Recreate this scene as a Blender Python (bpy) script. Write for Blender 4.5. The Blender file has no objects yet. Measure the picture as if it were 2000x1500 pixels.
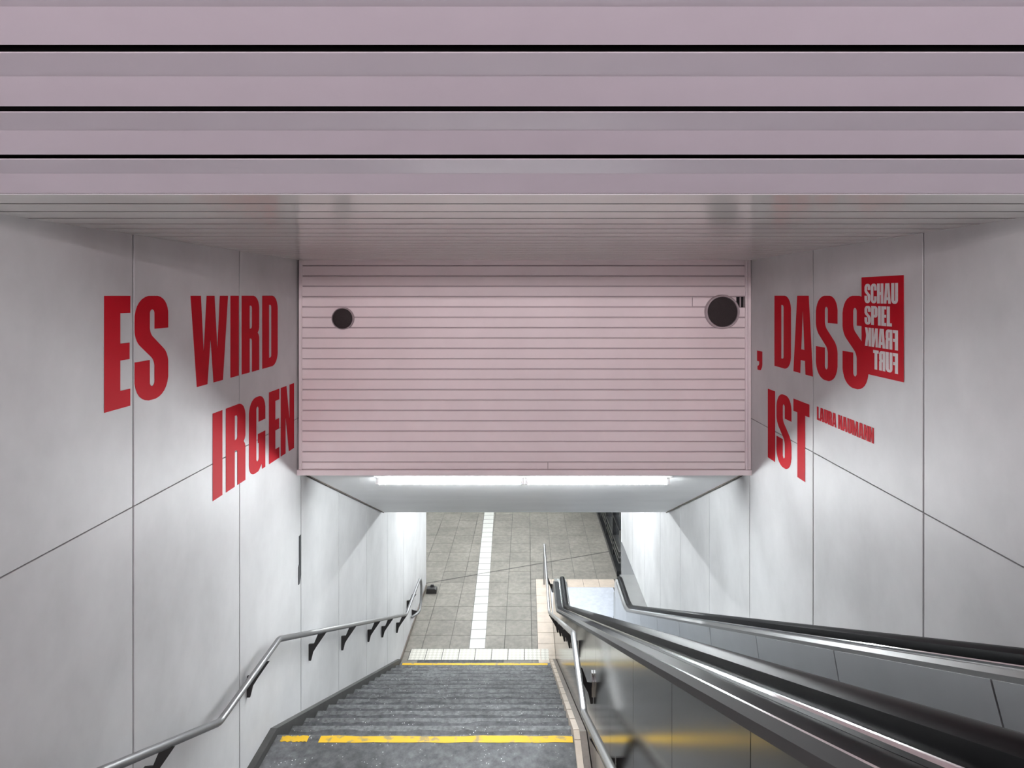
import bpy, bmesh, math, random
from mathutils import Vector, Matrix
random.seed(7)
S = bpy.context.scene
C = S.collection

# ------------------------------------------------------------------ camera, world, exposure
E = 6.4                       # eye height above the lower hall floor (metres)
F = 1120.0                    # focal length in pixels of the 2000 px wide frame
cam_d = bpy.data.cameras.new('camera'); cam = bpy.data.objects.new('camera', cam_d); C.objects.link(cam)
cam.location = (0, 0, E); cam.rotation_euler = (math.pi/2, 0, 0)
cam_d.sensor_width = 36; cam_d.lens = 36*F/2000
cam_d.shift_x = -0.0140; cam_d.shift_y = -0.0865; cam_d.clip_start = .02
S.camera = cam
S.view_settings.view_transform = 'Standard'; S.view_settings.look = 'None'
S.view_settings.gamma = 1; S.view_settings.use_curve_mapping = False
S.view_settings.exposure = 0.0
W = bpy.data.worlds.new('world'); S.world = W; W.use_nodes = True
W.node_tree.nodes['Background'].inputs[0].default_value = (.5, .46, .5, 1)
W.node_tree.nodes['Background'].inputs[1].default_value = .05

TUBE_S, HALL_S, UPPER_S = 215.0, 270.0, 290.0       # emission of the lamps (stair soffit, lower hall, upper concourse)
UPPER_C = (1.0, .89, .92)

# ------------------------------------------------------------------ materials
MATS = {}
def mat(name, col, rough=.5, metal=0, noise=None, bump=None, emit=None, coat=0, spec=None):
    """noise=(scale, amount, stretch) blotches; bump=(scale, strength)"""
    m = bpy.data.materials.new(name); m.use_nodes = True; nt = m.node_tree; b = nt.nodes['Principled BSDF']
    b.inputs['Base Color'].default_value = (*col, 1); b.inputs['Roughness'].default_value = rough
    b.inputs['Metallic'].default_value = metal
    if coat: b.inputs['Coat Weight'].default_value = coat; b.inputs['Coat Roughness'].default_value = .15
    if spec is not None: b.inputs['Specular IOR Level'].default_value = spec
    geo = nt.nodes.new('ShaderNodeNewGeometry')
    if noise:
        sc, am, st = noise
        mp = nt.nodes.new('ShaderNodeMapping'); mp.inputs['Scale'].default_value = st
        nt.links.new(geo.outputs['Position'], mp.inputs[0])
        n = nt.nodes.new('ShaderNodeTexNoise'); n.inputs['Scale'].default_value = sc; n.inputs['Detail'].default_value = 6
        n.inputs['Roughness'].default_value = .6
        nt.links.new(mp.outputs[0], n.inputs['Vector'])
        r = nt.nodes.new('ShaderNodeMapRange'); r.inputs[1].default_value = .3; r.inputs[2].default_value = .7
        r.inputs[3].default_value = 1-am; r.inputs[4].default_value = 1+am*.5
        nt.links.new(n.outputs[0], r.inputs[0])
        x = nt.nodes.new('ShaderNodeMix'); x.data_type = 'RGBA'; x.blend_type = 'MULTIPLY'; x.inputs[0].default_value = 1
        x.inputs[6].default_value = (*col, 1); nt.links.new(r.outputs[0], x.inputs[7])
        nt.links.new(x.outputs[2], b.inputs['Base Color'])
    if bump:
        n2 = nt.nodes.new('ShaderNodeTexNoise'); n2.inputs['Scale'].default_value = bump[0]; n2.inputs['Detail'].default_value = 4
        nt.links.new(geo.outputs['Position'], n2.inputs['Vector'])
        bp = nt.nodes.new('ShaderNodeBump'); bp.inputs['Strength'].default_value = bump[1]; bp.inputs['Distance'].default_value = .01
        nt.links.new(n2.outputs[0], bp.inputs['Height']); nt.links.new(bp.outputs[0], b.inputs['Normal'])
    if emit:
        b.inputs['Emission Color'].default_value = (*emit[0], 1); b.inputs['Emission Strength'].default_value = emit[1]
    MATS[name] = m
    return m
mat('panel', (.66, .66, .665), .50, noise=(1.2, .19, (1, 1, .7)), bump=(2.2, .05), spec=.35)
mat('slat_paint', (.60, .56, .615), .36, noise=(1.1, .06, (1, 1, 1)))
mat('ceil_paint', (.82, .80, .765), .15, noise=(1.6, .06, (.6, 1, 1)))
mat('front_lit_paint', (.86, .76, .77), .42, noise=(1.5, .07, (1, 1, 1)))  # rosy light falling on the bulkhead is tinted into this base colour
mat('soffit_paint', (.87, .885, .89), .55, noise=(2, .05, (.5, 1, 1)))
mat('backing', (.06, .058, .06), .8)
mat('void', (.006, .005, .006), .9)
mat('red', (.54, .002, .014), .6, spec=.12)
mat('logo_white', (.78, .74, .74), .45)
mat('skirting', (.055, .054, .052), .5, noise=(8, .3, (1, 1, 1)))
mat('brown_skirting', (.16, .13, .11), .5, noise=(8, .3, (1, 1, 1)))
mat('beige', (.56, .47, .39), .45, noise=(5, .16, (1, 1, 1)))
mat('white_tile', (.60, .595, .56), .5, noise=(6, .10, (1, 1, 1)))
mat('floor_joint', (.09, .085, .078), .8)
mat('dark_joint', (.07, .065, .06), .7)
mat('steel', (.36, .36, .355), .33, 1, noise=(3, .06, (1, 1, 1)))
mat('polished', (.62, .62, .62), .13, 1)
mat('clad', (.25, .243, .225), .16, 1, noise=(2.5, .07, (1, 1, 1)))
mat('inner', (.47, .48, .49), .36, .75, noise=(3, .06, (1, 1, 1)))
mat('deck', (.012, .012, .014), .45, spec=.05)
mat('pipe', (.40, .40, .405), .27, .85)
mat('grey_pipe', (.24, .24, .245), .36, .55)
mat('plate_dark', (.05, .052, .055), .5)
mat('bracket', (.02, .018, .018), .5)
mat('rubber', (.005, .005, .006), .4, spec=.05)
mat('bevel_grey', (.085, .085, .084), .65, spec=.08)
mat('plate_grey', (.13, .13, .133), .5)
mat('trim_grey', (.21, .21, .21), .42, .7)
mat('grille', (.018, .010, .011), .55, bump=(220, .5))
mat('rim', (.44, .37, .39), .45)
mat('lamp_body', (.75, .76, .76), .4)
mat('tube', (.9, .9, .9), .5, emit=((.93, .98, 1.0), TUBE_S))
mat('hall_tube', (.9, .9, .9), .5, emit=((.93, .98, 1.0), HALL_S))
mat('upper_tube', (.9, .9, .9), .5, emit=(UPPER_C, UPPER_S))
mat('plain_wall', (.72, .69, .70), .6)
mat('upper_floor', (.55, .53, .52), .5)
mat('plaster', (.62, .62, .61), .7)
mat('dark_frame', (.035, .036, .038), .35, .6)
mat('glass_dark', (.05, .053, .057), .08)
mat('white_trim', (.82, .83, .84), .4)
mat('plate', (.60, .63, .70), .4, .2, noise=(9, .14, (1, 1, 1)), bump=(160, .15))
mat('esc_step', (.12, .12, .125), .4, .8)

def stone(name, col, var, fleck, sc=14, rough=.62):
    m = bpy.data.materials.new(name); m.use_nodes = True; nt = m.node_tree; b = nt.nodes['Principled BSDF']
    b.inputs['Roughness'].default_value = rough; b.inputs['Specular IOR Level'].default_value = .22
    g = nt.nodes.new('ShaderNodeNewGeometry'); P = g.outputs['Position']
    oi = nt.nodes.new('ShaderNodeObjectInfo')
    def nz(s, d):
        n = nt.nodes.new('ShaderNodeTexNoise'); n.inputs['Scale'].default_value = s; n.inputs['Detail'].default_value = d
        n.inputs['Roughness'].default_value = .65; nt.links.new(P, n.inputs['Vector']); return n.outputs[0]
    def mr(i, a, bb, c, d):
        r = nt.nodes.new('ShaderNodeMapRange'); nt.links.new(i, r.inputs[0])
        for k, v in enumerate((a, bb, c, d)): r.inputs[k+1].default_value = v
        return r.outputs[0]
    def mul(a, bb):
        k = nt.nodes.new('ShaderNodeMath'); k.operation = 'MULTIPLY'; nt.links.new(a, k.inputs[0]); nt.links.new(bb, k.inputs[1]); return k.outputs[0]
    v = mul(mr(nz(sc, 8), .32, .68, 1-var, 1+var), mr(nz(1.7, 4), .3, .7, 1-var*.8, 1+var*.8))
    v = mul(v, mr(oi.outputs['Random'], 0, 1, .93, 1.07))
    mx = nt.nodes.new('ShaderNodeMix'); mx.data_type = 'RGBA'; mx.blend_type = 'MULTIPLY'; mx.inputs[0].default_value = 1
    mx.inputs[6].default_value = (*col, 1); nt.links.new(v, mx.inputs[7])
    out = mx.outputs[2]
    if fleck:
        vo = nt.nodes.new('ShaderNodeTexVoronoi'); vo.inputs['Scale'].default_value = 38; nt.links.new(P, vo.inputs['Vector'])
        f = mul(mr(vo.outputs['Distance'], .10, .22, 1, 0), mr(nz(7, 3), .53, .63, 0, 1))
        m2 = nt.nodes.new('ShaderNodeMix'); m2.data_type = 'RGBA'; nt.links.new(f, m2.inputs[0]); nt.links.new(out, m2.inputs[6])
        m2.inputs[7].default_value = (*fleck, 1); out = m2.outputs[2]
    nt.links.new(out, b.inputs['Base Color'])
    bp = nt.nodes.new('ShaderNodeBump'); bp.inputs['Strength'].default_value = .25; bp.inputs['Distance'].default_value = .004
    nt.links.new(nz(90, 3), bp.inputs['Height']); nt.links.new(bp.outputs[0], b.inputs['Normal'])
    MATS[name] = m
stone('step_stone', (.072, .0735, .0775), .45, (.75, .75, .75), 16)
stone('landing_stone', (.105, .107, .111), .42, (.75, .75, .75), 14)
stone('worn_stone', (.125, .127, .13), .45, (.75, .75, .75), 22)
stone('floor_stone', (.205, .190, .168), .2, None, 10, .55)

def tactile():
    m = bpy.data.materials.new('tactile'); m.use_nodes = True; nt = m.node_tree; b = nt.nodes['Principled BSDF']
    b.inputs['Base Color'].default_value = (.80, .78, .71, 1); b.inputs['Roughness'].default_value = .5
    g = nt.nodes.new('ShaderNodeNewGeometry'); mp = nt.nodes.new('ShaderNodeMapping')
    mp.inputs['Rotation'].default_value = (0, 0, math.pi/4); mp.inputs['Scale'].default_value = (19, 19, 1)
    nt.links.new(g.outputs['Position'], mp.inputs[0])
    ck = nt.nodes.new('ShaderNodeTexChecker'); ck.inputs['Scale'].default_value = 1
    ck.inputs[1].default_value = (.66, .64, .58, 1); ck.inputs[2].default_value = (.52, .50, .44, 1)
    nt.links.new(mp.outputs[0], ck.inputs[0]); nt.links.new(ck.outputs[0], b.inputs['Base Color'])
    bp = nt.nodes.new('ShaderNodeBump'); bp.inputs['Distance'].default_value = .006
    nt.links.new(ck.outputs[1], bp.inputs['Height']); nt.links.new(bp.outputs[0], b.inputs['Normal'])
    MATS['tactile'] = m
tactile()

def worn_yellow():
    m = bpy.data.materials.new('yellow'); m.use_nodes = True; nt = m.node_tree; b = nt.nodes['Principled BSDF']
    b.inputs['Roughness'].default_value = .55
    g = nt.nodes.new('ShaderNodeNewGeometry'); n = nt.nodes.new('ShaderNodeTexNoise'); n.inputs['Scale'].default_value = 13; n.inputs['Detail'].default_value = 7
    nt.links.new(g.outputs['Position'], n.inputs['Vector'])
    r = nt.nodes.new('ShaderNodeValToRGB'); r.color_ramp.elements[0].position = .36; r.color_ramp.elements[0].color = (.36, .27, .10, 1)
    r.color_ramp.elements[1].position = .47; r.color_ramp.elements[1].color = (.74, .45, .012, 1)
    nt.links.new(n.outputs[0], r.inputs[0]); nt.links.new(r.outputs[0], b.inputs['Base Color'])
    MATS['yellow'] = m
worn_yellow()

# ------------------------------------------------------------------ helpers
def link(name, me, m, parent=None):
    o = bpy.data.objects.new(name, me); C.objects.link(o)
    if m and not me.materials: me.materials.append(MATS[m])
    if parent is not None:
        o.parent = parent
        o.matrix_parent_inverse = Matrix.Translation(-world_loc(parent))
    return o
def world_loc(o):
    if o.parent is None: return Vector(o.location)
    return Vector(o.location) + o.matrix_parent_inverse.to_translation() + world_loc(o.parent)
def mesh(name, verts, faces):
    me = bpy.data.meshes.new(name); me.from_pydata(verts, [], faces)
    bm = bmesh.new(); bm.from_mesh(me); bmesh.ops.recalc_face_normals(bm, faces=bm.faces); bm.to_mesh(me); bm.free()
    return me
def smooth(me, ang=40):
    for p in me.polygons: p.use_smooth = True
    try: me.set_sharp_from_angle(angle=math.radians(ang))
    except Exception: pass
    return me
def box_me(x0, x1, y0, y1, z0, z1, b=0):
    """axis box; b chamfers every edge of it"""
    bm = bmesh.new()
    bmesh.ops.create_cube(bm, size=1, matrix=Matrix.Translation(((x0+x1)/2, (y0+y1)/2, (z0+z1)/2)) @ Matrix.Diagonal((x1-x0, y1-y0, z1-z0, 1)))
    if b: bmesh.ops.bevel(bm, geom=bm.edges[:], offset=b, segments=1, affect='EDGES', profile=.5)
    me = bpy.data.meshes.new('box'); bm.to_mesh(me); bm.free(); return me
def box(name, x0, x1, y0, y1, z0, z1, m, parent=None, b=0):
    return link(name, box_me(x0, x1, y0, y1, z0, z1, b), m, parent)
def prism_me(poly, t0, t1, f, b=0):
    """extrude a 2-D polygon from t0 to t1; f(u, v, t) -> xyz; b chamfers the t1 edge"""
    n = len(poly)
    rings = [(poly, t0)]
    if b:
        area = sum(poly[i][0]*poly[(i+1) % n][1]-poly[(i+1) % n][0]*poly[i][1] for i in range(n))
        sg = 1 if area > 0 else -1
        ins = []
        for i in range(n):
            p0, p1, p2 = Vector(poly[i-1]), Vector(poly[i]), Vector(poly[(i+1) % n])
            e1 = (p1-p0).normalized(); e2 = (p2-p1).normalized()
            n1 = Vector((-e1.y, e1.x))*sg; n2 = Vector((-e2.y, e2.x))*sg
            k = (n1+n2); d = 1+n1.dot(n2)
            ins.append(tuple(p1 + k*(b/max(d, .2))))
        s = 1 if t1 > t0 else -1
        rings += [(poly, t1-s*b), (ins, t1)]
    else: rings += [(poly, t1)]
    vs = [f(u, v, t) for pl, t in rings for u, v in pl]
    fs = [tuple(range(n))[::-1], tuple((len(rings)-1)*n+i for i in range(n))]
    for r in range(len(rings)-1):
        for i in range(n):
            j = (i+1) % n
            fs.append((r*n+i, r*n+j, (r+1)*n+j, (r+1)*n+i))
    return mesh('prism', vs, fs)
def YZ(u, v, t): return (t, u, E+v)          # side profile: u = depth, v = height from the eye, t = x
def XZ(u, v, t): return (u, t, E+v)
def fillet(pts, radii, seg=8):
    out = [Vector(pts[0])]
    for i in range(1, len(pts)-1):
        p0, p, p2 = Vector(pts[i-1]), Vector(pts[i]), Vector(pts[i+1]); r = radii[i-1] if not isinstance(radii, (int, float)) else radii
        a = (p0-p).normalized(); b_ = (p2-p).normalized(); ang = a.angle(b_)
        if r <= 0 or abs(ang-math.pi) < 1e-3: out.append(p); continue
        t = min(r/math.tan(ang/2), (p0-p).length*.49, (p2-p).length*.49); rr = t*math.tan(ang/2)
        c = p + (a+b_).normalized()*(rr/math.sin(ang/2))
        s = p+a*t - c; e = p+b_*t - c
        for k in range(seg+1):
            w = k/seg; q = s*(1-w)+e*w; out.append(c + q.normalized()*rr)
    out.append(Vector(pts[-1])); return out
def tube_me(pts, r, n=14, caps=True):
    pts = [Vector(p) for p in pts]; vs = []; fs = []
    ref = Vector((0, 0, 1)); prev = None
    for i, p in enumerate(pts):
        t = ((pts[min(i+1, len(pts)-1)]-p).normalized() + (p-pts[max(i-1, 0)]).normalized()).normalized()
        if prev is None:
            a = t.cross(ref); a = a.normalized() if a.length > .05 else Vector((1, 0, 0))
        else: a = (prev - t*prev.dot(t)).normalized()
        prev = a; b = t.cross(a)
        for k in range(n):
            q = 2*math.pi*k/n; vs.append(p + (a*math.cos(q)+b*math.sin(q))*r)
    for i in range(len(pts)-1):
        for k in range(n):
            fs.append((i*n+k, i*n+(k+1) % n, (i+1)*n+(k+1) % n, (i+1)*n+k))
    if caps: fs += [tuple(range(n))[::-1], tuple((len(pts)-1)*n+k for k in range(n))]
    return smooth(mesh('tube', [tuple(v) for v in vs], fs), 50)
def sweep_me(path, sect, sm=True):
    """sweep a closed (x, v) section along a (depth, height) path standing in a vertical plane"""
    P = [Vector(p) for p in path]; n = len(sect); vs = []; fs = []
    for i, p in enumerate(P):
        a = (P[i]-P[i-1]).normalized() if i else (P[1]-P[0]).normalized()
        b = (P[i+1]-P[i]).normalized() if i < len(P)-1 else a
        t = (a+b).normalized(); nn = Vector((-t.y, t.x)); k = 1/max(.3, t.dot(a))
        for x, v in sect:
            q = p+nn*v*k; vs.append((x, q.x, E+q.y))
    for i in range(len(P)-1):
        for k in range(n):
            fs.append((i*n+k, i*n+(k+1) % n, (i+1)*n+(k+1) % n, (i+1)*n+k))
    fs += [tuple(range(n))[::-1], tuple((len(P)-1)*n+k for k in range(n))]
    me = mesh('sweep', vs, fs)
    return smooth(me, 35) if sm else me
def thing(name, label, cat, loc, group=None):
    o = bpy.data.objects.new(name, None); C.objects.link(o); o.location = loc; o.empty_display_size = .1
    return tag(o, label, cat, group)
def tag(o, label, cat, group=None):
    o['label'] = label; o['category'] = cat
    if group: o['group'] = group
    return o
def struct(o, label=None, cat=None):
    o['kind'] = 'structure'
    if label: o['label'] = label
    if cat: o['category'] = cat
    return o

# ------------------------------------------------------------------ measures (depth y, height v relative to the eye)
XL, XR = -2.20, 2.16                       # faces of the side wall panels
YF, VT, VB = 5.51, .34, -1.727             # bulkhead: depth, top, bottom
VU, VLAND, VF = -1.65, -3.78, -6.4         # upper floor, landing, lower hall floor
L0, L1 = 3.72, 4.93                        # landing
RISE, RUN = (VLAND-VF)/16, .32
YS, VS = 8.70, -3.29                       # lower end of the sloping soffit
YUP = L0-12*RUN                            # edge of the upper floor
YBOT = L1+15*RUN
UPC = 1.05                                 # upper concourse ceiling
LW_END, RW_END = 12.60, 13.0
def lin(pts, y):
    if y <= pts[0][0]: return pts[0][1]
    for (a, va), (b, vb) in zip(pts, pts[1:]):
        if y <= b: return va+(vb-va)*(y-a)/(b-a)
    return pts[-1][1]
NOSE = [(YUP, VU), (L0-RUN*.0, VLAND+RISE), (L0+RUN, VLAND), (L1, VLAND), (YBOT, VF+RISE), (YBOT+RUN, VF)]
def nose(y): return lin(NOSE, y)

# ------------------------------------------------------------------ floors and stairs
fl = struct(box('floor', -10, 2.6, YBOT, 20, E+VF-.3, E+VF-.012, 'floor_joint'), 'grey slab floor of the lower hall', 'floor')
uf = struct(box('floor_upper', -5, 5, -12, YUP, E+VU-.3, E+VU, 'upper_floor'), 'upper concourse floor at the head of the stairs', 'floor')
TS = .5
tile_me = box_me(-TS/2+.004, TS/2-.004, -TS/2+.004, TS/2-.004, -.012, 0, .003)
tile_me.materials.append(MATS['floor_stone'])
COL0, COL1 = .21, .52                       # beige border beside the escalator
ROW0, ROW1 = 12.57, 12.93
for i in range(12):
    for j in range(16):
        x = 2.1-TS/2-i*TS; y = 9.80+TS/2+j*TS
        if x+TS/2 > COL0+.01 and y-TS/2 < ROW1-.05: continue
        if x < -2.2 and y < LW_END: continue
        o = bpy.data.objects.new('floor_tile', tile_me); C.objects.link(o); o.parent = fl
        o.location = (x+random.uniform(-.002, .002), y, E+VF+random.uniform(-.002, .001))
# fillers: the tiles cut by the beige border
for j in range(7):
    y = 9.80+TS/2+j*TS; x0, x1 = .1+.004, COL0-.004
    if y < ROW1-.3: box('floor_tile', x0, x1, y-TS/2+.004, y+TS/2-.004, E+VF-.012, E+VF, 'floor_stone', fl)
for k in range(4):
    box('floor_tile', .1+k*.5+.004, .6+k*.5-.004, ROW1+.004, 13.296, E+VF-.012, E+VF, 'floor_stone', fl, .002)
box('floor_tile', .104, COL0-.004, 12.804, ROW1-.004, E+VF-.012, E+VF, 'floor_stone', fl)
for k in range(8):                          # border column and row of beige slabs
    y = 9.86+k*.339
    box('border_tile', COL0+.003, COL1-.003, y+.003, y+.336, E+VF-.012, E+VF+.003, 'beige', fl, .002)
for k in range(5):
    x = COL0+k*.352
    box('border_tile', x+.003, x+.349, ROW0+.003, ROW1-.003, E+VF-.012, E+VF+.003, 'beige', fl, .002)
# tactile warning row along the foot of the stairs and the white guide stripe
tw = .292; tme = box_me(.006, tw-.006, .004, .316, -.012, .004, .002); tme.materials.append(MATS['tactile'])
for k in range(8):
    o = bpy.data.objects.new('tactile_tile', tme); C.objects.link(o); o.parent = fl; o.location = (-2.10+.02+k*tw, 10.06, E+VF)
box('tactile_tile', -2.08+8*tw+.003, COL1-.12, 10.063, 10.377, E+VF-.012, E+VF+.004, 'tactile', fl, .002)
box('tile_bed', -2.09, COL1-.125, 10.055, 10.385, E+VF-.012, E+VF+.002, 'floor_joint', fl)
gme = box_me(-.140, .140, .009, .291, -.012, .004, .002); gme.materials.append(MATS['white_tile'])
for k in range(30):
    y = 10.385+k*.30
    o = bpy.data.objects.new('guide_tile', gme); C.objects.link(o); o.parent = fl
    o.location = (-.897-.031*(y-10.5), y, E+VF); o.rotation_euler = (0, 0, .031)
bd = box('tile_bed', -.146, .146, 0, 9.0, -.012, .0022, 'floor_joint', fl); bd.location = (-.897, 10.385, E+VF); bd.rotation_euler = (0, 0, .031)
bd.matrix_parent_inverse = Matrix()
# oblique expansion joint across the hall paving
je = box('expansion_joint', 0, 1, -.012, .012, -.004, .004, 'dark_joint')
je.parent = fl; je.location = (-2.25, 12.74, E+VF); a = Vector((4.5, 1.66)); je.rotation_euler = (0, 0, math.atan2(a.y, a.x)); je.scale = (a.length, 1, 1)

st = struct(box('stairs', XL+.01, .40, L0, L1-.02, E+VLAND-.5, E+VLAND-.03, 'step_stone'), 'grey stone stair flight with a landing', 'stairs')
def step(y0, y1, v, nm='step'):
    poly = [(y0, v-RISE-.12), (y1-.02, v-RISE-.12), (y1-.012, v-.035), (y1+.004, v-.03), (y1+.004, v-.006), (y1-.003, v), (y0, v)]
    sp = link(nm, prism_me(poly, XL+.06, .405, YZ), 'landing_stone' if nm == 'landing_slab' else 'step_stone', st)
    n_ = 24; xs_ = [XL+.061+(.404-XL-.061)*i/n_ for i in range(n_+1)]
    pl = [(x, y1+.0045) for x in xs_]+[(x, y1-.05+random.uniform(-.022, .016)) for x in xs_[::-1]]
    link('worn_nosing', prism_me(pl, v-.020, v+.0004, lambda u, w, t: (u, w, E+t)), 'worn_stone', sp)
for k in range(12): step(YUP+k*RUN-.02, YUP+(k+1)*RUN, VU-(k+1)*RISE)
step(L0-.02, L1, VLAND, 'landing_slab')
for k in range(15): step(L1+k*RUN-.02, L1+(k+1)*RUN, VLAND-(k+1)*RISE)
link('stair_soffit', prism_me([(YUP, VU-.2), (L0, VLAND-.25), (L1, VLAND-.25), (YBOT, VF-.1), (YBOT, VF-.4), (L0, VLAND-.8), (YUP, VU-.7)], XL+.02, .5, YZ), 'step_stone', st)
# bottom kerb stone that closes the last riser
box('kerb', XL+.06, .405, YBOT-.0, YBOT+.33, E+VF-.05, E+VF-.001, 'step_stone', st)
# raised stone kerb between stairs and escalator
KT = [(YUP, VU+.05), (L0+.02, VLAND+.19), (L0+.26, VLAND+.045), (L1, VLAND+.045), (YBOT+.1, VF+RISE+.0), (YBOT+.36, VF+.02)]
kb = struct(link('trim_1', prism_me([(YUP, VU-.6)]+[(y, v-.012) for y, v in KT]+[(YBOT+.36, VF-.2), (L1, VLAND-.6)], .412, .515, YZ), 'brown_skirting'), 'beige stone kerb running down beside the stairs', 'kerb')
ys = [YUP]; y = YUP
while y < YBOT+.3:
    nx = min([q for q in [yy for yy, _ in KT]+[y+.42] if q > y+.02]); y = min(nx, y+.42); ys.append(y)
for a_, b_ in zip(ys, ys[1:]):
    pl = [(a_+.003, lin(KT, a_)), (b_-.003, lin(KT, b_)), (b_-.003, lin(KT, b_)-.30), (a_+.003, lin(KT, a_)-.30)]
    link('kerb_stone', prism_me(pl, .455, .405, YZ), 'beige', kb)
# yellow edge markings
def ymark(x0, x1, y0, y1, v, label, grp=None, wob=.006):
    n = 14; top = [(x0+(x1-x0)*i/n, y1+random.uniform(-wob, wob)) for i in range(n+1)]
    bot = [(x0+(x1-x0)*i/n, y0+random.uniform(-wob, wob)) for i in range(n+1)][::-1]
    o = link('yellow_edge_marking', prism_me(top+bot, v, v+.002, lambda u, w, t: (u, w, E+t)), 'yellow')
    tag(o, label, 'floor marking', grp)
ymark(-2.09, -1.86, L1-.075, L1-.012, VLAND+.0005, 'short worn yellow paint dash on landing edge beside dark skirting')
ymark(-1.76, .395, L1-.085, L1-.012, VLAND+.0005, 'long worn yellow paint line along the stair landing edge')
ymark(-2.10, .36, YBOT-.055, YBOT-.004, VF+RISE+.0005, 'thin yellow line on the bottom step below the tactile tiles', wob=.003)

# ------------------------------------------------------------------ side walls with panels
def ceil_v(y):
    """underside of ceiling over the stairs"""
    if y < 1.91: return min(UPC, VT+(1.91-y)*.457)
    if y < YF: return VT
    if y < YS: return VB+(VS-VB)*(y-YF)/(YS-YF)
    return VS
def wall(name, face, sgn, y_end, joints, gap, label):
    knees = [YUP, 1.91, YF, YS, L0, L0+RUN, L1, YBOT, YBOT+RUN]
    f = lambda u, v, t: (face+sgn*t, u, E+v)      # t grows into the wall
    topk = [YUP-.3, .36, 1.91, YF-.001, YF+.05, YS]
    core = [(y, ceil_v(y)+.25) for y in (YUP-.3, .36, 1.91, YF)]+[(y_end, VT+.25), (y_end, VF-.2), (YBOT, VF-.2), (L1, VLAND-.3), (L0, VLAND-.3), (YUP-.3, VU-.3)]
    w = struct(link(name, prism_me(core, .022, .25, f), 'backing'), label, 'wall')
    js = [YUP-.3]+[j for j in joints if YUP-.2 < j < y_end-.05]+[y_end]
    for a, b in zip(js, js[1:]):
        a2, b2 = a+gap/2, b-gap/2
        mids = lambda: sorted([k for k in knees if a2+.03 < k < b2-.03])
        # upper row, above the horizontal joint at eye level -1.18
        HJ = -1.182
        if a2 < YF:
            e = min(b2, YF+.02)
            ks = [a2]+[k for k in (.36, 1.91) if a2+.03 < k < e-.03]+[e]
            pl = [(k, ceil_v(min(k, YF-.01))+.02) for k in ks]+[(e, HJ+.003), (a2, HJ+.003)]
            link('wall_panel', prism_me(pl, .02, 0, f, .0015), 'panel', w)
        ks = [a2]+[k for k in mids() if k in (L0, L0+RUN, L1, YBOT, YBOT+RUN)]+[b2]
        bot = [(k, nose(k)-.12 if k < YBOT+RUN else VF) for k in ks]
        def tp(k): return HJ-.003 if k < YF else min(HJ-.003, ceil_v(k)+.03)
        if a2 < YF < b2: top = [(b2, tp(b2)), (YF+.05, HJ-.4), (YF+.02, HJ-.003), (a2, tp(a2))]
        elif a2 < YS < b2: top = [(b2, tp(b2)), (YS, tp(YS)), (a2, tp(a2))]
        else: top = [(b2, tp(b2)), (a2, tp(a2))]
        link('wall_panel', prism_me(bot+top, .02, 0, f, .0015), 'panel', w)
    return w
JL = [-.36+1.19*k for k in range(0, 3)]+[3.21, 4.40, 5.60, 6.73, 7.90, 9.07, 10.27, 11.42]
JR = [-.46+1.2*k for k in range(0, 3)]+[3.12, 4.32, 5.55, 6.77, 8.05, 9.25, 10.45, 11.65]
wl = wall('wall_left', XL, -1, LW_END, JL, .012, 'white enamel panel wall beside the stairs')
wr = wall('wall_right', XR, 1, RW_END, JR, .012, 'white enamel panel wall beside the escalator')
# skirting boards along the stairs
f = lambda u, v, t: (XL+t, u, E+v)
ST = [(YUP, VU+.06), (L0, VLAND+RISE+.06), (L0+.28, VLAND+.06), (L1, VLAND+.06), (YBOT+.06, VF+RISE+.03)]
sb = struct(link('baseboard_left', prism_me(ST+[(YBOT+.06, VF-.1), (L1, VLAND-.3), (L0, VLAND-.3), (YUP, VU-.3)], .001, .058, f), 'skirting'), 'dark stone skirting following the stairs', 'skirting')
struct(link('baseboard_hall', prism_me([(YBOT+.07, VF), (LW_END, VF), (LW_END, VF+.07), (YBOT+.07, VF+.07)], .001, .018, f), 'brown_skirting'), 'thin brown skirting of the lower hall', 'skirting')

# ------------------------------------------------------------------ ceilings
# sloping upper ceiling of folded slats
ceil = struct(link('ceiling', prism_me([(-.4, UPC+.45), (.30, UPC+.16), (1.93, VT+.16), (YF+.1, VT+.06), (YF+.1, VT+.5), (-.4, UPC+.7)], XL-.2, XR+.2, YZ), 'void'), 'slatted metal ceiling above the stairs', 'ceiling')
dv = Vector((.185, -.0845)); base = Vector((1.913, VT)); dn = dv.normalized(); nn = Vector((dn.y, -dn.x))   # nn points into the room
nn = -nn if nn.y > 0 else nn
PITCH = dv.length; REC = .010
for k in range(9):
    lo = base - dv*k; hi = lo - dn*(PITCH-.024)
    mid = lo - dn*(PITCH*.47) - nn*REC
    prof = [lo, mid, hi, hi-nn*.004, mid-nn*.004, lo-nn*.004-dn*.003, lo-nn*.03-dn*.003, lo-nn*.03]
    link('ceiling_slat', prism_me([tuple(p) for p in prof], XL-.1, XR+.1, YZ), 'slat_paint', ceil)
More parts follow.
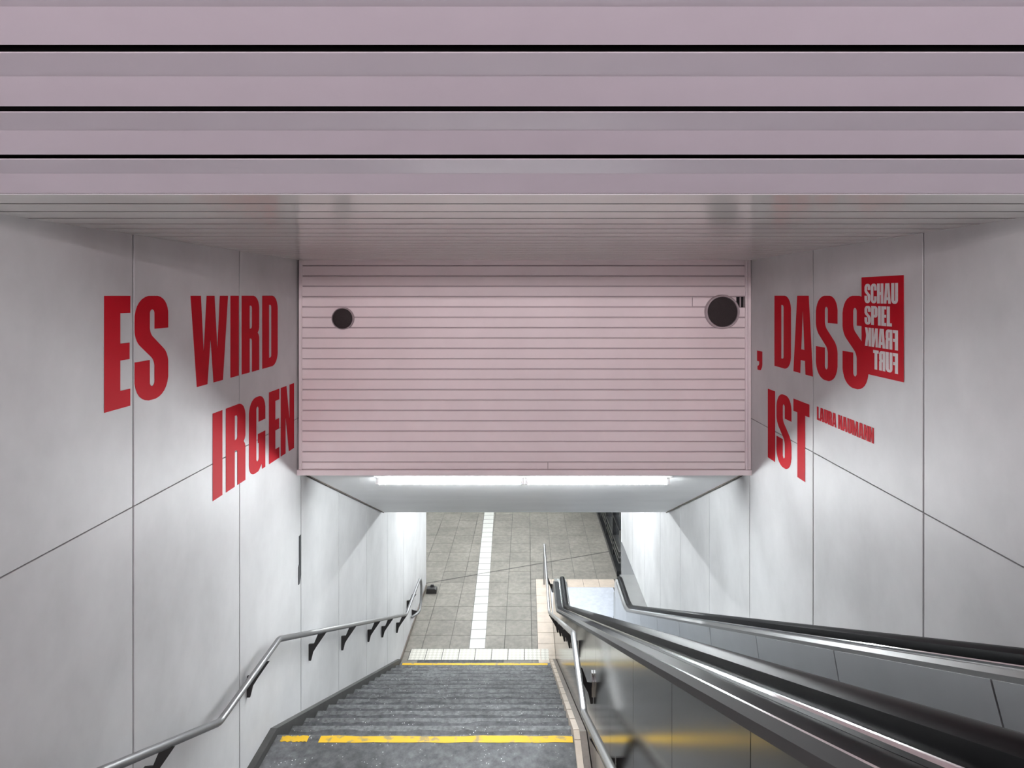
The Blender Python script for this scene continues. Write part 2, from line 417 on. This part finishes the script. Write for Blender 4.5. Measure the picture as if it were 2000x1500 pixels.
# flat ceiling of narrow slats up to the bulkhead
box('edge_strip', XL-.02, XR+.02, 1.921, 1.929, E+VT-.002, E+VT+.03, 'white_trim', ceil)
y = 1.930; k = 0
while y < YF-.02:
    y2 = min(y+.2, YF+.02); g = .020
    box('slat_gap_shade', XL-.02, XR+.02, y-g/2+.001, y+g/2-.001, E+VT+.0006, E+VT+.02, 'dark_joint', ceil)  # dark strip flush in each open slat gap, standing in for its shade
    pl = [(y+g/2, VT+.02), (y+g/2, VT+.003), (y+g/2+.003, VT), (y2-g/2-.003, VT), (y2-g/2, VT+.003), (y2-g/2, VT+.02)]
    o = link('ceiling_slat', prism_me(pl, XL-.02, XR+.02, YZ), 'ceil_paint', ceil)
    o.rotation_euler = (0, 0, 0); y = y2; k += 1
# upper concourse (behind and above the camera)
uc = struct(box('ceiling_upper', -5, 5, -12, -.05, E+UPC+.05, E+UPC+.3, 'void'), 'slatted ceiling of the upper concourse', 'ceiling')
for k in range(58):
    y = -.25-k*.2
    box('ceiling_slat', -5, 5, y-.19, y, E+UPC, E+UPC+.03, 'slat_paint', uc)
struct(box('wall_upper_back', -5, 5, -12.2, -12, E+VU, E+UPC+.3, 'plain_wall'), 'back wall of the upper concourse', 'wall')
struct(box('wall_upper_left', -5.2, -5, -12.2, -.2, E+VU, E+UPC+.3, 'plain_wall'), 'side wall of the upper concourse', 'wall')
struct(box('wall_upper_right', 5, 5.2, -12.2, -.2, E+VU, E+UPC+.3, 'plain_wall'), 'other side wall of the upper concourse', 'wall')
struct(box('wall_upper_return_left', -5.2, XL-.02, YUP-.5, YUP-.3, E+VU, E+UPC+.3, 'plain_wall'), 'return wall left of the stair head', 'wall')
struct(box('wall_upper_return_right', XR+.02, 5.2, YUP-.5, YUP-.3, E+VU, E+UPC+.3, 'plain_wall'), 'return wall right of the stair head', 'wall')

# ------------------------------------------------------------------ bulkhead with slats
wf = struct(box('wall_front', XL-.05, XR+.05, YF+.05, YF+.25, E+VB+.02, E+VT+.3, 'void'), 'white slatted bulkhead above the descending stairs', 'wall')
px = F/YF
CX = 1028
def fx(x): return (x-CX)/px
def fv(yy): return (577-yy)/px
X0, X1 = fx(590), fx(1455)
lines = [508]+[519.8+20.2*k for k in range(20)]+[917]
def fslat(x0, x1, ya, yb, g=.010):
    va, vb = fv(ya), fv(yb)+g
    # flat face with a rolled lower edge
    pl = [(YF+.05, va), (YF+.004, va), (YF, va-.004), (YF, vb+.004), (YF+.004, vb), (YF+.05, vb)]
    return link('bulkhead_slat', prism_me(pl, x0, x1, YZ), 'front_lit_paint', wf)
for k, (ya, yb) in enumerate(zip(lines, lines[1:])):
    if k == 4:
        fslat(X0, fx(1351.5), ya, yb); fslat(fx(1352.8), fx(1438), ya, yb)
        box('gap_bracket', fx(1447), fx(1449.5), YF+.03, YF+.045, E+fv(yb), E+fv(ya), 'rim', wf)
    elif k == 20: fslat(X0, fx(1069.5), ya, yb, .004); fslat(fx(1070.8), X1, ya, yb, .004)
    else: fslat(X0, X1, ya, yb)
box('groove_backing', X0, fx(1437), YF+.014, YF+.05, E+VB+.03, E+VT, 'rim', wf)
box('groove_backing', fx(1437), X1, YF+.014, YF+.05, E+VB+.03, E+fv(602), 'rim', wf)
box('groove_backing', fx(1437), X1, YF+.014, YF+.05, E+fv(580), E+VT, 'rim', wf)
for x0, x1, d in ((583.5, 586.3, -.004), (586.8, 590, -.012), (1455, 1459.5, -.012), (1460.3, 1466.5, -.006)):
    box('frame_post', fx(x0), fx(x1), YF+d, YF+.05, E+fv(917), E+fv(509), 'front_lit_paint', wf, .002)
box('frame_rail', fx(578), fx(1467.5), YF-.014, YF+.06, E+VB, E+fv(917.5), 'front_lit_paint', wf, .002)
box('frame_rail', fx(584), fx(1467), YF-.006, YF+.05, E+fv(509), E+VT+.01, 'front_lit_paint', wf, .002)

def speaker(xc, yc, r, label, rim=.15):
    x, v = fx(xc), fv(yc); R = r/px
    t = thing('loudspeaker', label, 'loudspeaker', (x, YF, E+v), 'round loudspeakers on the slatted bulkhead')
    n = 40; vs = []; fs = []
    prof = [(R*(1+rim), -.002), (R*(1+rim), -.034), (R*(1+rim*.7), -.042), (R*1.03, -.042), (R*1.0, -.034), (R*1.0, -.002)]
    for k in range(n):
        c, s = math.cos(2*math.pi*k/n), math.sin(2*math.pi*k/n)
        for a, d in prof: vs.append((x+a*c, YF+d, E+v+a*s))
    m_ = len(prof)
    for k in range(n):
        for i in range(m_-1): fs.append((k*m_+i, k*m_+i+1, ((k+1) % n)*m_+i+1, ((k+1) % n)*m_+i))
    link('rim', smooth(mesh('rim', vs, fs), 40), 'rim', t)
    vs = [(x, YF-.033, E+v)]; fs = []
    for j, (a, d) in enumerate(((.5, -.0325), (.85, -.031), (1.0, -.028))):
        for k in range(n): vs.append((x+R*a*math.cos(2*math.pi*k/n), YF+d, E+v+R*a*math.sin(2*math.pi*k/n)))
    for k in range(n):
        fs.append((0, 1+k, 1+(k+1) % n))
        for j in range(2): fs.append((1+j*n+k, 1+(j+1)*n+k, 1+(j+1)*n+(k+1) % n, 1+j*n+(k+1) % n))
    link('grille', smooth(mesh('grille', vs, fs), 40), 'grille', t)
speaker(671, 622, 19.5, 'small round black loudspeaker on bulkhead, above the red word IRGEN', .10)
speaker(1409, 609, 29, 'large round black loudspeaker with pale rim beside the missing slat piece')

# ------------------------------------------------------------------ sloping soffit under the bulkhead and its lamp
sd = Vector((YS-YF, VS-VB)).normalized(); sn = Vector((sd.y, -sd.x)); sn = -sn if sn.y > 0 else sn
so = struct(link('ceiling_soffit', prism_me([(YF+.045, VB+.01), (YS, VS), (YS, VS+.5), (YF+.045, VB+.5)], XL+.02, XR-.02, YZ), 'soffit_paint'), 'pale sloping soffit over the lower stairs', 'ceiling')
for x0, x1 in ((XL+.001, XL+.02), (XR-.02, XR-.001)):
    link('shadow_gap', prism_me([(YF+.05, VB+.018), (YS, VS+.012), (YS, VS+.1), (YF+.05, VB+.1)], x0, x1, YZ), 'dark_joint', so)
    s_ = .012 if x0 < 0 else -.012
    link('edge_trim', prism_me([(YF+.05, VB-.002), (YS, VS-.010), (YS, VS+.03), (YF+.05, VB+.03)], (x1 if x0 < 0 else x0)+s_, (x1 if x0 < 0 else x0)+s_*1.8, YZ), 'brown_skirting', so)
def sof(y): return VB+.01+(VS-VB-.01)*(y-YF-.045)/(YS-YF-.045)
lt = thing('fluorescent_light', 'twin tube fluorescent light fitting on the soffit under the slatted bulkhead', 'light', (0, 5.75, E+sof(5.75)))
ly = 5.735; lv = sof(ly)
xa, xb, xm = (733-CX)*ly/F, (1310-CX)*ly/F, (1024-CX)*ly/F
# tray: shallow trough following the soffit
def along(dy, d): p = Vector((ly, lv))+sd*dy+sn*d; return (p.x, p.y)
link('housing', prism_me([along(-.06, .002), along(.075, .002), along(.075, .014), along(.03, .02), along(-.03, .02), along(-.06, .014)], xa, xb, YZ), 'lamp_body', lt)
def tube(x0, x1, y, v, m, parent, r=.019):
    nm = link('fluorescent_tube', tube_me([(x0, y, E+v), (x1, y, E+v)], r, 10), m, parent)
ty, tv = along(-.005, .060)
for x0, x1 in ((xa+.05, xm-.035), (xm+.035, xb-.05)):
    tube(x0, x1, ty, tv, 'tube', lt, .021)
    for xx, sg in ((x0, -1), (x1, 1)):
        link('lamp_holder', prism_me([along(-.03, .012), along(.02, .012), along(.018, .082), along(-.028, .082)], xx+sg*.002, xx+sg*.030, YZ), 'lamp_body', lt)

# ------------------------------------------------------------------ lower hall shell and lamps
ch = struct(box('ceiling_hall', -10, 2.6, YS+.001, 20, E+VS, E+VS+.3, 'soffit_paint'), 'flat ceiling of the lower hall', 'ceiling')
struct(box('wall_hall_far', -10, 2.6, 20, 20.2, E+VF, E+VS+.3, 'plaster'), 'far wall of the lower hall', 'wall')
struct(box('wall_hall_left', -10.2, -10, LW_END-.3, 20.2, E+VF, E+VS+.3, 'plaster'), 'side wall of the lower hall', 'wall')
struct(box('wall_hall_return', -10, XL-.03, LW_END-.3, LW_END-.02, E+VF, E+VS+.3, 'plaster'), 'return wall beside the foot of the stairs', 'wall')
struct(box('trim_2', XR-.004, XR+.05, RW_END+.001, RW_END+.05, E+VF, E+VS, 'white_trim', None, .003), 'white edge trim closing the panel wall', 'trim')
def hall_light(x, y, ln, vertical=False, label='', m='hall_tube', v=VS, grp='lamps of the lower hall', r=.02, n=1):
    t = thing('ceiling_light', label, 'light', (x, y, E+v), grp)
    if vertical: box('housing', x-.06, x+.06, y-ln/2, y+ln/2, E+v-.035, E+v-.001, 'lamp_body', t, .004)
    else: box('housing', x-ln/2, x+ln/2, y-.06, y+.06, E+v-.035, E+v-.001, 'lamp_body', t, .004)
    a = (x, y-ln/2+.03, E+v-.06) if vertical else (x-ln/2+.03, y, E+v-.06)
    b = (x, y+ln/2-.03, E+v-.06) if vertical else (x+ln/2-.03, y, E+v-.06)
    link('fluorescent_tube', tube_me([a, b], r, 8), m, t)
for x, y in ((-1.1, 10.9), (1.0, 10.9), (-1.1, 14.2), (1.0, 14.2), (-4.5, 14.6), (-.4, 17.5), (-4.5, 18)):
    hall_light(x, y, 1.5, False, 'tube light on the lower hall ceiling beyond the soffit')
for x, y in ((-2.2, -7.6), (0, -7.6), (2.2, -7.6), (-1.2, -10.4), (1.2, -10.4), (-1.2, -4.4), (1.2, -4.4)):  # last pair, nearest the stairs, is added to brighten the sloping slats
    hall_light(x, y, 1.9, False, 'unseen rosy tube light on the upper concourse ceiling', 'upper_tube', UPC, 'lamps of the upper concourse')

# dark shopfront along the right side of the lower hall
sf = struct(box('window_1', 2.17, 2.2, RW_END+.05, 20, E+VF+.02, E+VS, 'glass_dark'), 'dark glazed shopfront with metal rails', 'window')
box('plinth', 2.06, 2.2, RW_END+.05, 20, E+VF, E+VF+.12, 'dark_frame', sf)
for v in (.30, .42, .56, 1.05, 2.1): box('rail', 2.10, 2.17, RW_END+.05, 20, E+VF+v, E+VF+v+.035, 'steel' if v < 1 else 'dark_frame', sf)
for k in range(6): box('mullion', 2.09, 2.17, RW_END+.9+k*1.15, RW_END+.96+k*1.15, E+VF+.1, E+VS, 'dark_frame', sf)

# ------------------------------------------------------------------ lettering
def rc(pts, seg=6):
    """polygon with per-corner radius: (x, y) or (x, y, r)"""
    n = len(pts); out = []
    for i in range(n):
        p = pts[i]
        if len(p) < 3: out.append(p[:2]); continue
        a, b, c = Vector(pts[i-1][:2]), Vector(p[:2]), Vector(pts[(i+1) % n][:2])
        u = (a-b).normalized(); w = (c-b).normalized(); ang = u.angle(w)
        t = min(p[2]/math.tan(ang/2), (a-b).length*.5, (c-b).length*.5)
        q0, q1 = b+u*t, b+w*t
        for k in range(seg+1):
            s = k/seg; out.append(tuple((1-s)**2*q0+2*s*(1-s)*(b*.72+(q0+q1)*.14)+s*s*q1))
    return out
G = {}
G['I'] = (.205, [[(0, 0), (.205, 0), (.205, 1), (0, 1)]])
G['E'] = (.35, [[(0, 0), (.35, 0), (.35, .155), (.21, .155), (.21, .425), (.34, .425), (.34, .575), (.21, .575), (.21, .845), (.35, .845), (.35, 1), (0, 1)]])
G['F'] = (.35, [[(0, 0), (.21, 0), (.21, .405), (.335, .405), (.335, .56), (.21, .56), (.21, .845), (.35, .845), (.35, 1), (0, 1)]])
G['L'] = (.35, [[(0, 0), (.35, 0), (.35, .16), (.21, .16), (.21, 1), (0, 1)]])
G['T'] = (.43, [[(.11, 0), (.32, 0), (.32, .84), (.43, .84), (.43, 1), (0, 1), (0, .84), (.11, .84)]])
G['D'] = (.485, [[(0, 0), (.485, 0, .17), (.485, 1, .17), (0, 1)], [(.207, .13), (.278, .13, .03), (.278, .87, .03), (.207, .87)]])
G['P'] = (.475, [[(0, 0), (.207, 0), (.207, .40), (.475, .40, .16), (.475, 1, .16), (0, 1)], [(.207, .54), (.272, .54, .03), (.272, .87, .03), (.207, .87)]])
G['R'] = (.475, [[(0, 0), (.207, 0), (.207, .44), (.272, .44, .04), (.272, 0), (.475, 0), (.475, .46, .12), (.43, .505), (.475, .55, .12), (.475, 1, .16), (0, 1)],
                 [(.207, .57), (.272, .57, .03), (.272, .87, .03), (.207, .87)]])
G['S'] = (.48, [[(.48, .68), (.48, 1, .19), (0, 1, .19), (0, .585, .16), (.275, .375, .10), (.275, .13, .04), (.205, .13, .04), (.205, .385), (0, .385),
                 (0, 0, .19), (.48, 0, .19), (.48, .425, .16), (.205, .64, .10), (.205, .87, .04), (.275, .87, .04), (.275, .68)]])
G['C'] = (.47, [[(.47, .65), (.47, 1, .18), (0, 1, .18), (0, 0, .18), (.47, 0, .18), (.47, .36), (.272, .36), (.272, .13, .04), (.204, .13, .04), (.204, .87, .04), (.272, .87, .04), (.272, .65)]])
G['G'] = (.47, [[(.47, .66), (.47, 1, .18), (0, 1, .18), (0, 0, .18), (.27, 0, .08), (.36, .075), (.375, 0), (.47, 0), (.47, .50), (.25, .50), (.25, .38), (.275, .38), (.275, .14, .04),
                 (.204, .14, .04), (.204, .87, .04), (.27, .87, .04), (.27, .66)]])
G['U'] = (.48, [[(0, 1), (0, 0, .18), (.48, 0, .18), (.48, 1), (.275, 1), (.275, .13, .04), (.205, .13, .04), (.205, 1)]])
G['H'] = (.485, [[(0, 0), (.205, 0), (.205, .42), (.28, .42), (.28, 0), (.485, 0), (.485, 1), (.28, 1), (.28, .57), (.205, .57), (.205, 1), (0, 1)]])
G['N'] = (.475, [[(0, 0), (.165, 0), (.165, .56), (.285, 0), (.475, 0), (.475, 1), (.31, 1), (.31, .46), (.195, 1), (0, 1)]])
G['M'] = (.66, [[(0, 0), (.17, 0), (.17, .62), (.255, 0), (.405, 0), (.49, .62), (.49, 0), (.66, 0), (.66, 1), (.43, 1), (.33, .40), (.23, 1), (0, 1)]])
G['A'] = (.51, [[(0, 0), (.185, 0), (.197, .17), (.313, .17), (.325, 0), (.51, 0), (.405, 1), (.105, 1)], [(.212, .31), (.298, .31), (.255, .84)]])
G['W'] = (.76, [[(0, 1), (.19, 1), (.245, .36), (.305, 1), (.465, 1), (.525, .36), (.58, 1), (.76, 1), (.645, 0), (.445, 0), (.383, .52), (.32, 0), (.115, 0)]])
G['K'] = (.50, [[(0, 0), (.205, 0), (.205, .30), (.24, .40), (.295, 0), (.50, 0), (.395, .58), (.49, 1), (.295, 1), (.205, .62), (.205, 1), (0, 1)]])
G[','] = (.19, [[(0, .16), (.19, .16), (.19, -.06, .08), (.13, -.13, .05), (.015, -.13), (.015, -.075), (.08, -.055, .04), (.08, 0), (0, 0)]])
def glyph_me(ch, mapf, th=.0016):
    """filled outline of a letter, mapped to the wall by mapf(u, v, t)"""
    cu = bpy.data.curves.new('glyph', 'CURVE'); cu.dimensions = '2D'; cu.fill_mode = 'BOTH'; cu.extrude = th/2
    for loop in G[ch][1]:
        p = rc(loop); sp = cu.splines.new('POLY'); sp.points.add(len(p)-1); sp.use_cyclic_u = True
        for q, a in zip(sp.points, p): q.co = (a[0], a[1], 0, 1)
    o = bpy.data.objects.new('glyph', cu); C.objects.link(o); bpy.context.view_layer.update()
    me = bpy.data.meshes.new_from_object(o.evaluated_get(bpy.context.evaluated_depsgraph_get()))
    bpy.data.objects.remove(o); bpy.data.curves.remove(cu); me.materials.clear()
    for v in me.vertices: v.co = mapf(v.co.x, v.co.y, v.co.z+th/2)
    bm = bmesh.new(); bm.from_mesh(me); bmesh.ops.remove_doubles(bm, verts=bm.verts, dist=1e-6); bmesh.ops.recalc_face_normals(bm, faces=bm.faces); bm.to_mesh(me); bm.free()
    return me
def word(side, letters, v0, v1, label, m='red'):
    """letters: (char, near depth edge, far edge) in reading order, own left edge first"""
    ys_ = [a for _, a, b in letters]+[b for _, a, b in letters]
    face = XL+.0005 if side == 'L' else XR-.0005; sg = 1 if side == 'L' else -1
    t = thing('red_vinyl_word', label, 'lettering', (face, sum(ys_)/len(ys_), E+v0), 'red vinyl words on the stair walls')
    for ch, a, b in letters:
        w = G[ch][0]
        def mp(u, v, tt, a=a, b=b, w=w): return (face+sg*tt, a+(b-a)*u/w, E+v0+(v1-v0)*v)
        link('letter', glyph_me(ch, mp), m, t)
TOP, BT = -.002, -.612
word('L', [('E', 2.987, 3.183), ('S', 3.22, 3.52)], BT, TOP, 'red vinyl word ES across two white wall panels')
word('L', [('W', 3.756, 4.226), ('I', 4.262, 4.385), ('R', 4.43, 4.72), ('D', 4.775, 5.07)], BT, TOP, 'red vinyl word WIRD on the white panel wall')
word('L', [('I', 4.02, 4.148), ('R', 4.197, 4.488), ('G', 4.546, 4.83), ('E', 4.90, 5.105), ('N', 5.135, 5.427)], -1.443, -.829, 'red vinyl word IRGEN running up to the slatted bulkhead')
word('R', [(',', 5.364, 5.247)], -.612, -.002, 'small red vinyl comma beside the slatted bulkhead')
word('R', [('D', 4.988, 4.679), ('A', 4.634, 4.32), ('S', 4.274, 3.979), ('S', 3.914, 3.62)], BT, TOP, 'red vinyl word DASS running under the red logo panel')
word('R', [('I', 5.125, 4.977), ('S', 4.947, 4.67), ('T', 4.634, 4.374)], -1.446, -.833, 'red vinyl word IST below the word DASS')
def run(text, gap=.045):
    x = 0; out = []
    for c in text:
        if c == ' ': x += .18; continue
        out.append((c, x, x+G[c][0])); x += G[c][0]+gap
    return out, x-gap
lay, tot = run('LAURA NAUMANN')
sc = (4.259-3.563)/tot
word('R', [(c, 4.259-a*sc, 4.259-b*sc) for c, a, b in lay], -.922, -.824, 'small red vinyl name LAURA NAUMANN beside the word IST')
# logo panel
LY0, LY1, LV0, LV1 = 3.688, 3.278, -.497, .116
lg = thing('red_logo_panel', 'red rectangular logo sticker with white half mirrored block letters', 'logo', (XR, 3.48, E+LV0))
box('backing_sheet', XR-.0042, XR-.0024, LY1, LY0, E+LV0, E+LV1, 'red', lg)
def logo_row(text, ya, yb, v0, v1, mirror=False):
    lay, tot = run(text)
    for c, a, b in lay:
        w = G[c][0]; k = (yb-ya)/tot
        if mirror: y0, y1 = yb-k*a, yb-k*b
        else: y0, y1 = ya+k*a, ya+k*b
        def mp(u, v, tt): return (XR-.0042-tt, y0+(y1-y0)*u/w, E+v0+(v1-v0)*v)
        link('letter', glyph_me(c, mp, .001), 'logo_white', lg)
logo_row('SCHAU', 3.654, 3.326, -.049, .073)
logo_row('SPIEL', 3.654, 3.382, -.184, -.066)
logo_row('FRANK', 3.650, 3.326, -.320, -.203, True)
logo_row('FURT', 3.563, 3.326, -.457, -.338, True)

# ------------------------------------------------------------------ handrails
BR = [(0, -.30), (0, -.135), (.045, -.13), (.085, -.02), (.15, -.02), (.07, -.155), (.038, -.215), (.02, -.30)]
def handrail(label, wallx, sg, off, path, radii, brackets, r, plates=(), bend_seg=8, m='pipe'):
    """path of (depth, height); brackets: depths; sg = direction away from the wall"""
    rx = wallx+sg*off
    t = thing('handrail', label, 'handrail', (wallx, path[0][0], E+path[0][1]))
    p = fillet([(rx, a, E+b) for a, b in path], radii, bend_seg)
    link('rail', tube_me(p, r, 16), m, t)
    for y in brackets:
        v = lin(path, y)
        br = link('bracket', prism_me([(wallx+sg*u*(off/.12), v+w) for u, w in BR], y-.007, y+.007, XZ), 'bracket', t)
        if y in plates:
            pl = [(y-.05, v-.10), (y-.02, v-.10), (y-.02, v-.055), (y+.02, v-.055), (y+.02, v-.10), (y+.05, v-.10), (y+.05, v-.15), (y+.02, v-.15), (y+.02, v-.24), (y-.02, v-.24), (y-.02, v-.15), (y-.05, v-.15)]
            link('wall_plate', prism_me(pl, wallx, wallx+sg*.012, YZ), 'polished', br)
    return t
HV = -2.865
lp = [(-.3, HV+.52*4.15), (3.85, HV), (4.78, HV), (9.85, -5.48), (11.05, -5.48)]
# lower end turns down in a loop and back to the wall
c = (11.05, -5.78); loop = [(c[0]+.20*math.sin(q), c[1]+.30*math.cos(q)) for q in [math.pi*k/10 for k in range(1, 11)]]
hl = handrail('grey tubular handrail with dark brackets along the lettered left wall', XL, 1, .14, lp, [.12, .12, .14], [.9, 2.1, 3.30, 4.52, 5.80, 6.82, 7.95, 8.72, 9.70, 10.55], .024, m='grey_pipe')
end = [(XL+.14, 11.05, E-5.48)]+[(XL+.14, a, E+b) for a, b in loop]+[(XL+.12, 10.98, E-6.08), (XL+.02, 10.90, E-6.12)]
link('rail_end', tube_me(end, .024, 16), 'grey_pipe', hl)
link('bracket', prism_me([(XL, -6.20), (XL, -6.03), (XL+.06, -6.05), (XL+.14, -6.06), (XL+.14, -6.11), (XL+.04, -6.12)], 11.0, 11.014, XZ), 'bracket', hl)
CX0 = .52                                   # face of the escalator cladding
mp_ = [(.2, HV+.52*3.73), (3.93, HV), (4.86, HV), (9.95, -5.50), (12.70, -5.50), (12.70, VF)]
handrail('polished tubular handrail on the steel escalator side, ending in a floor post', CX0-.003, -1, .12, mp_, [.10, .10, .10, .06], [1.2, 2.4, 3.35, 4.45, 5.75, 6.7, 7.6, 8.5, 9.3, 11.2], .024, (4.45,))

# ------------------------------------------------------------------ escalator
SL = .52
es = thing('escalator', 'steel escalator with black handrails descending beside the right wall', 'escalator', (1.25, 6.0, E-4.3))
core_path = [(-1.6, -.45), (.48, -.45), (10.115, -5.46), (11.08, -5.46)]
rp = fillet([Vector((a, b, 0)) for a, b in core_path], [1.0, 1.3], 10)
rp = [(p.x, p.y) for p in rp]
def rail_v(y): return lin(rp, y)
NR = .30; nc = (11.08, -5.46-NR)
newel = [(nc[0]+NR*math.sin(q), nc[1]+NR*math.cos(q)) for q in [math.pi*k/14 for k in range(1, 15)]]
full = rp+newel+[(10.80, -6.06)]
def rsec(xc, w=.043, h=.030):
    return [(xc+a*w, b*h) for a, b in ((-1, -.9), (-1.05, -.3), (-.95, .45), (-.6, .9), (0, 1.05), (.6, .9), (.95, .45), (1.05, -.3), (1, -.9), (.6, -1.0), (-.6, -1.0))]
RX0, RX1 = .70, 1.82
for xc in (RX0, RX1):
    link('rubber_handrail', sweep_me(full, [(x, v-.03) for x, v in rsec(xc)]), 'rubber', es)
inner_off = [(y, v) for y, v in full]
def rect(x0, x1, v0, v1): return [(x0, v0), (x1, v0), (x1, v1), (x0, v1)]
top_only = rp
# left balustrade: bevel, deck, silver guide strips, inner trim
link('deck_bevel', sweep_me(top_only, [(CX0-.002, -.105), (CX0-.002, -.080), (CX0+.020, -.062), (CX0+.022, -.105)]), 'bevel_grey', es)
link('deck', sweep_me(top_only, rect(CX0+.0205, .627, -.105, -.064)), 'deck', es)
link('edge_strip', sweep_me(top_only, [(CX0+.017, -.066), (CX0+.024, -.060), (CX0+.026, -.066)]), 'polished', es)
def guide(x0, x1):
    link('guide_strip', sweep_me(full, [(x0, -.105), (x1, -.105), (x1, -.052), ((x0+x1)/2+.004, -.050), ((x0+x1)/2, -.058), ((x0+x1)/2-.004, -.050), (x0, -.054)]), 'polished', es)
guide(.628, .656); guide(.745, .755); guide(RX1-.052, RX1-.038)
link('inner_trim', sweep_me(top_only, [(.756, -.12), (.756, -.064), (.770, -.067), (.782, -.085), (.782, -.12)]), 'trim_grey', es)
link('inner_trim', sweep_me(top_only, [(RX1-.053, -.12), (RX1-.053, -.062), (RX1-.075, -.066), (RX1-.09, -.085), (RX1-.09, -.12)]), 'trim_grey', es)
# right balustrade: outer deck running to the wall
link('outer_deck', sweep_me([p for p in rp]+[(11.42, -5.46)], rect(RX1+.036, XR-.001, -.13, -.10)), 'steel', es)
link('deck_extension', prism_me([(1.905, 11.43), (XR-.001, 11.43), (XR-.001, 12.95), (2.135, 12.95)], VF, -5.57, lambda u, w, t: (u, w, E+t)), 'plate_grey', es)
# cores of the two balustrades
def core(x0, x1, drop):
    ytop = [(y, v-.09) for y, v in rp]+[(nc[0]+(NR-.05)*math.sin(q), nc[1]+(NR-.05)*math.cos(q)) for q in [math.pi*k/10 for k in range(1, 10)]]
    bot = [(11.15, -6.02), (11.15, VF), (10.1, VF), (9.6, VF-.25), (.4, -.45-drop-.3), (-1.6, -.45-drop)]
    link('balustrade_core', prism_me(ytop+bot, x0, x1, YZ), 'inner', es)
core(.60, .765, 1.3); core(RX1-.08, RX1+.05, 1.3)
def side_panels(name, x_in, x_out, joints, vtop, vbot, m, gap=.005, lean=0):
    for a, b in zip(joints, joints[1:]):
        a2, b2 = a+gap/2, b-gap/2; n = 5
        la, lb = [lean if 1.0 < q < 9.5 else 0 for q in (a, b)]
        yy = [a2+(b2-a2)*i/n for i in range(n+1)]
        zz = [a2-la+(b2-lb-a2+la)*i/n for i in range(n+1)]
        pl = [(y, vtop(y)) for y in yy]+[(y, vbot(y)) for y in zz[::-1]]
        link(name, prism_me(pl, x_in, x_out, YZ), m, es)
CJ = [-1.6, -.85, -.12, .62, 1.33, 2.05, 2.79, 3.55, 4.30, 5.05, 5.80, 6.55, 7.30, 8.05, 8.80, 9.55, 10.3, 11.18]
side_panels('cladding_panel', CX0+.012, CX0, CJ, lambda y: rail_v(y)-.104, lambda y: (nose(y) if y < YBOT else VF)-.06 if y > YUP else VU, 'clad', .004)
box('cladding_backing', CX0+.013, .60, 9.0, 11.16, E+VF, E-5.57, 'backing', es)
IJ = [-1.6, -.3, .95]+[2.13+1.09*k for k in range(7)]+[9.9, 11.1]
tread = lambda y: lin([(0.2, VU+.05), (.9, VU-.1), (10.1, VF-.02), (10.6, VF)], y) if y > .2 else VU
side_panels('inner_panel', .765, .780, IJ, lambda y: rail_v(y)-.119, lambda y: rail_v(y)-1.0, 'inner', .010, .30)
side_panels('inner_panel', RX1-.08, RX1-.095, IJ, lambda y: rail_v(y)-.119, lambda y: rail_v(y)-1.0, 'inner', .010, .30)
# newel caps
for x0, x1 in ((CX0+.0, .635),):
    link('newel_cap', prism_me([(10.95, -5.53), (11.20, -5.53), (11.31, -5.60), (11.34, -5.74), (11.30, -5.90), (11.20, -6.0), (10.95, -6.0)], x0+.02, x1, YZ), 'polished', es)
# steps and floor plates
sme = None
for k in range(27):
    y = .55+k*.385; v = max(VF, VU-.05-.2*(k+.2)) if k > 0 else VU
    v = VU-.02-.2*k
    if v < VF+.02: break
    b = box('escalator_step', .79, 1.73, y, y+.40, E+v-.19, E+v, 'esc_step', es, .006)
ylast = y
box('floor_plate', .79, 1.73, ylast, 11.44, E+VF-.02, E+VF+.004, 'plate', es)
box('floor_plate', CX0+.01, 1.90, 11.444, ROW0-.005, E+VF-.02, E+VF+.004, 'plate', es)
box('comb_plate', .79, 1.73, ylast-.16, ylast-.002, E+VF-.02, E+VF+.008, 'steel', es, .003)
box('floor_plate', .79, 1.73, -1.6, .545, E+VU-.05, E+VU+.004, 'plate', es)
# steel skirt beside the floor plate on the wall side
box('side_skirt', 1.735, RX1+.04, 11.15, 11.42, E+VF, E-5.9, 'steel', es, .01)

# ------------------------------------------------------------------ small things
d = thing('door_stop_block', 'small black block on the floor beside the white wall end', 'block', (-2.05, 12.38, E+VF))
link('body', prism_me([(-2.15, VF), (-1.93, VF), (-1.935, VF+.085), (-1.97, VF+.10), (-2.14, VF+.10)], 12.30, 12.44, XZ), 'bracket', d)
link('lug', prism_me([(-2.08, VF+.10), (-2.0, VF+.10), (-2.01, VF+.135), (-2.07, VF+.135)], 12.40, 12.44, XZ), 'bracket', d)
o = link('grey_edge_plate', prism_me([(5.545, -2.33), (5.545, -2.60), (5.525, -2.62), (5.525, -2.79), (5.555, -2.79), (5.59, -2.72), (5.59, -2.33)], XL-.004, XL+.006, YZ), 'plate_dark')
tag(o, 'narrow dark plate over a joint of the left wall panels', 'plate')
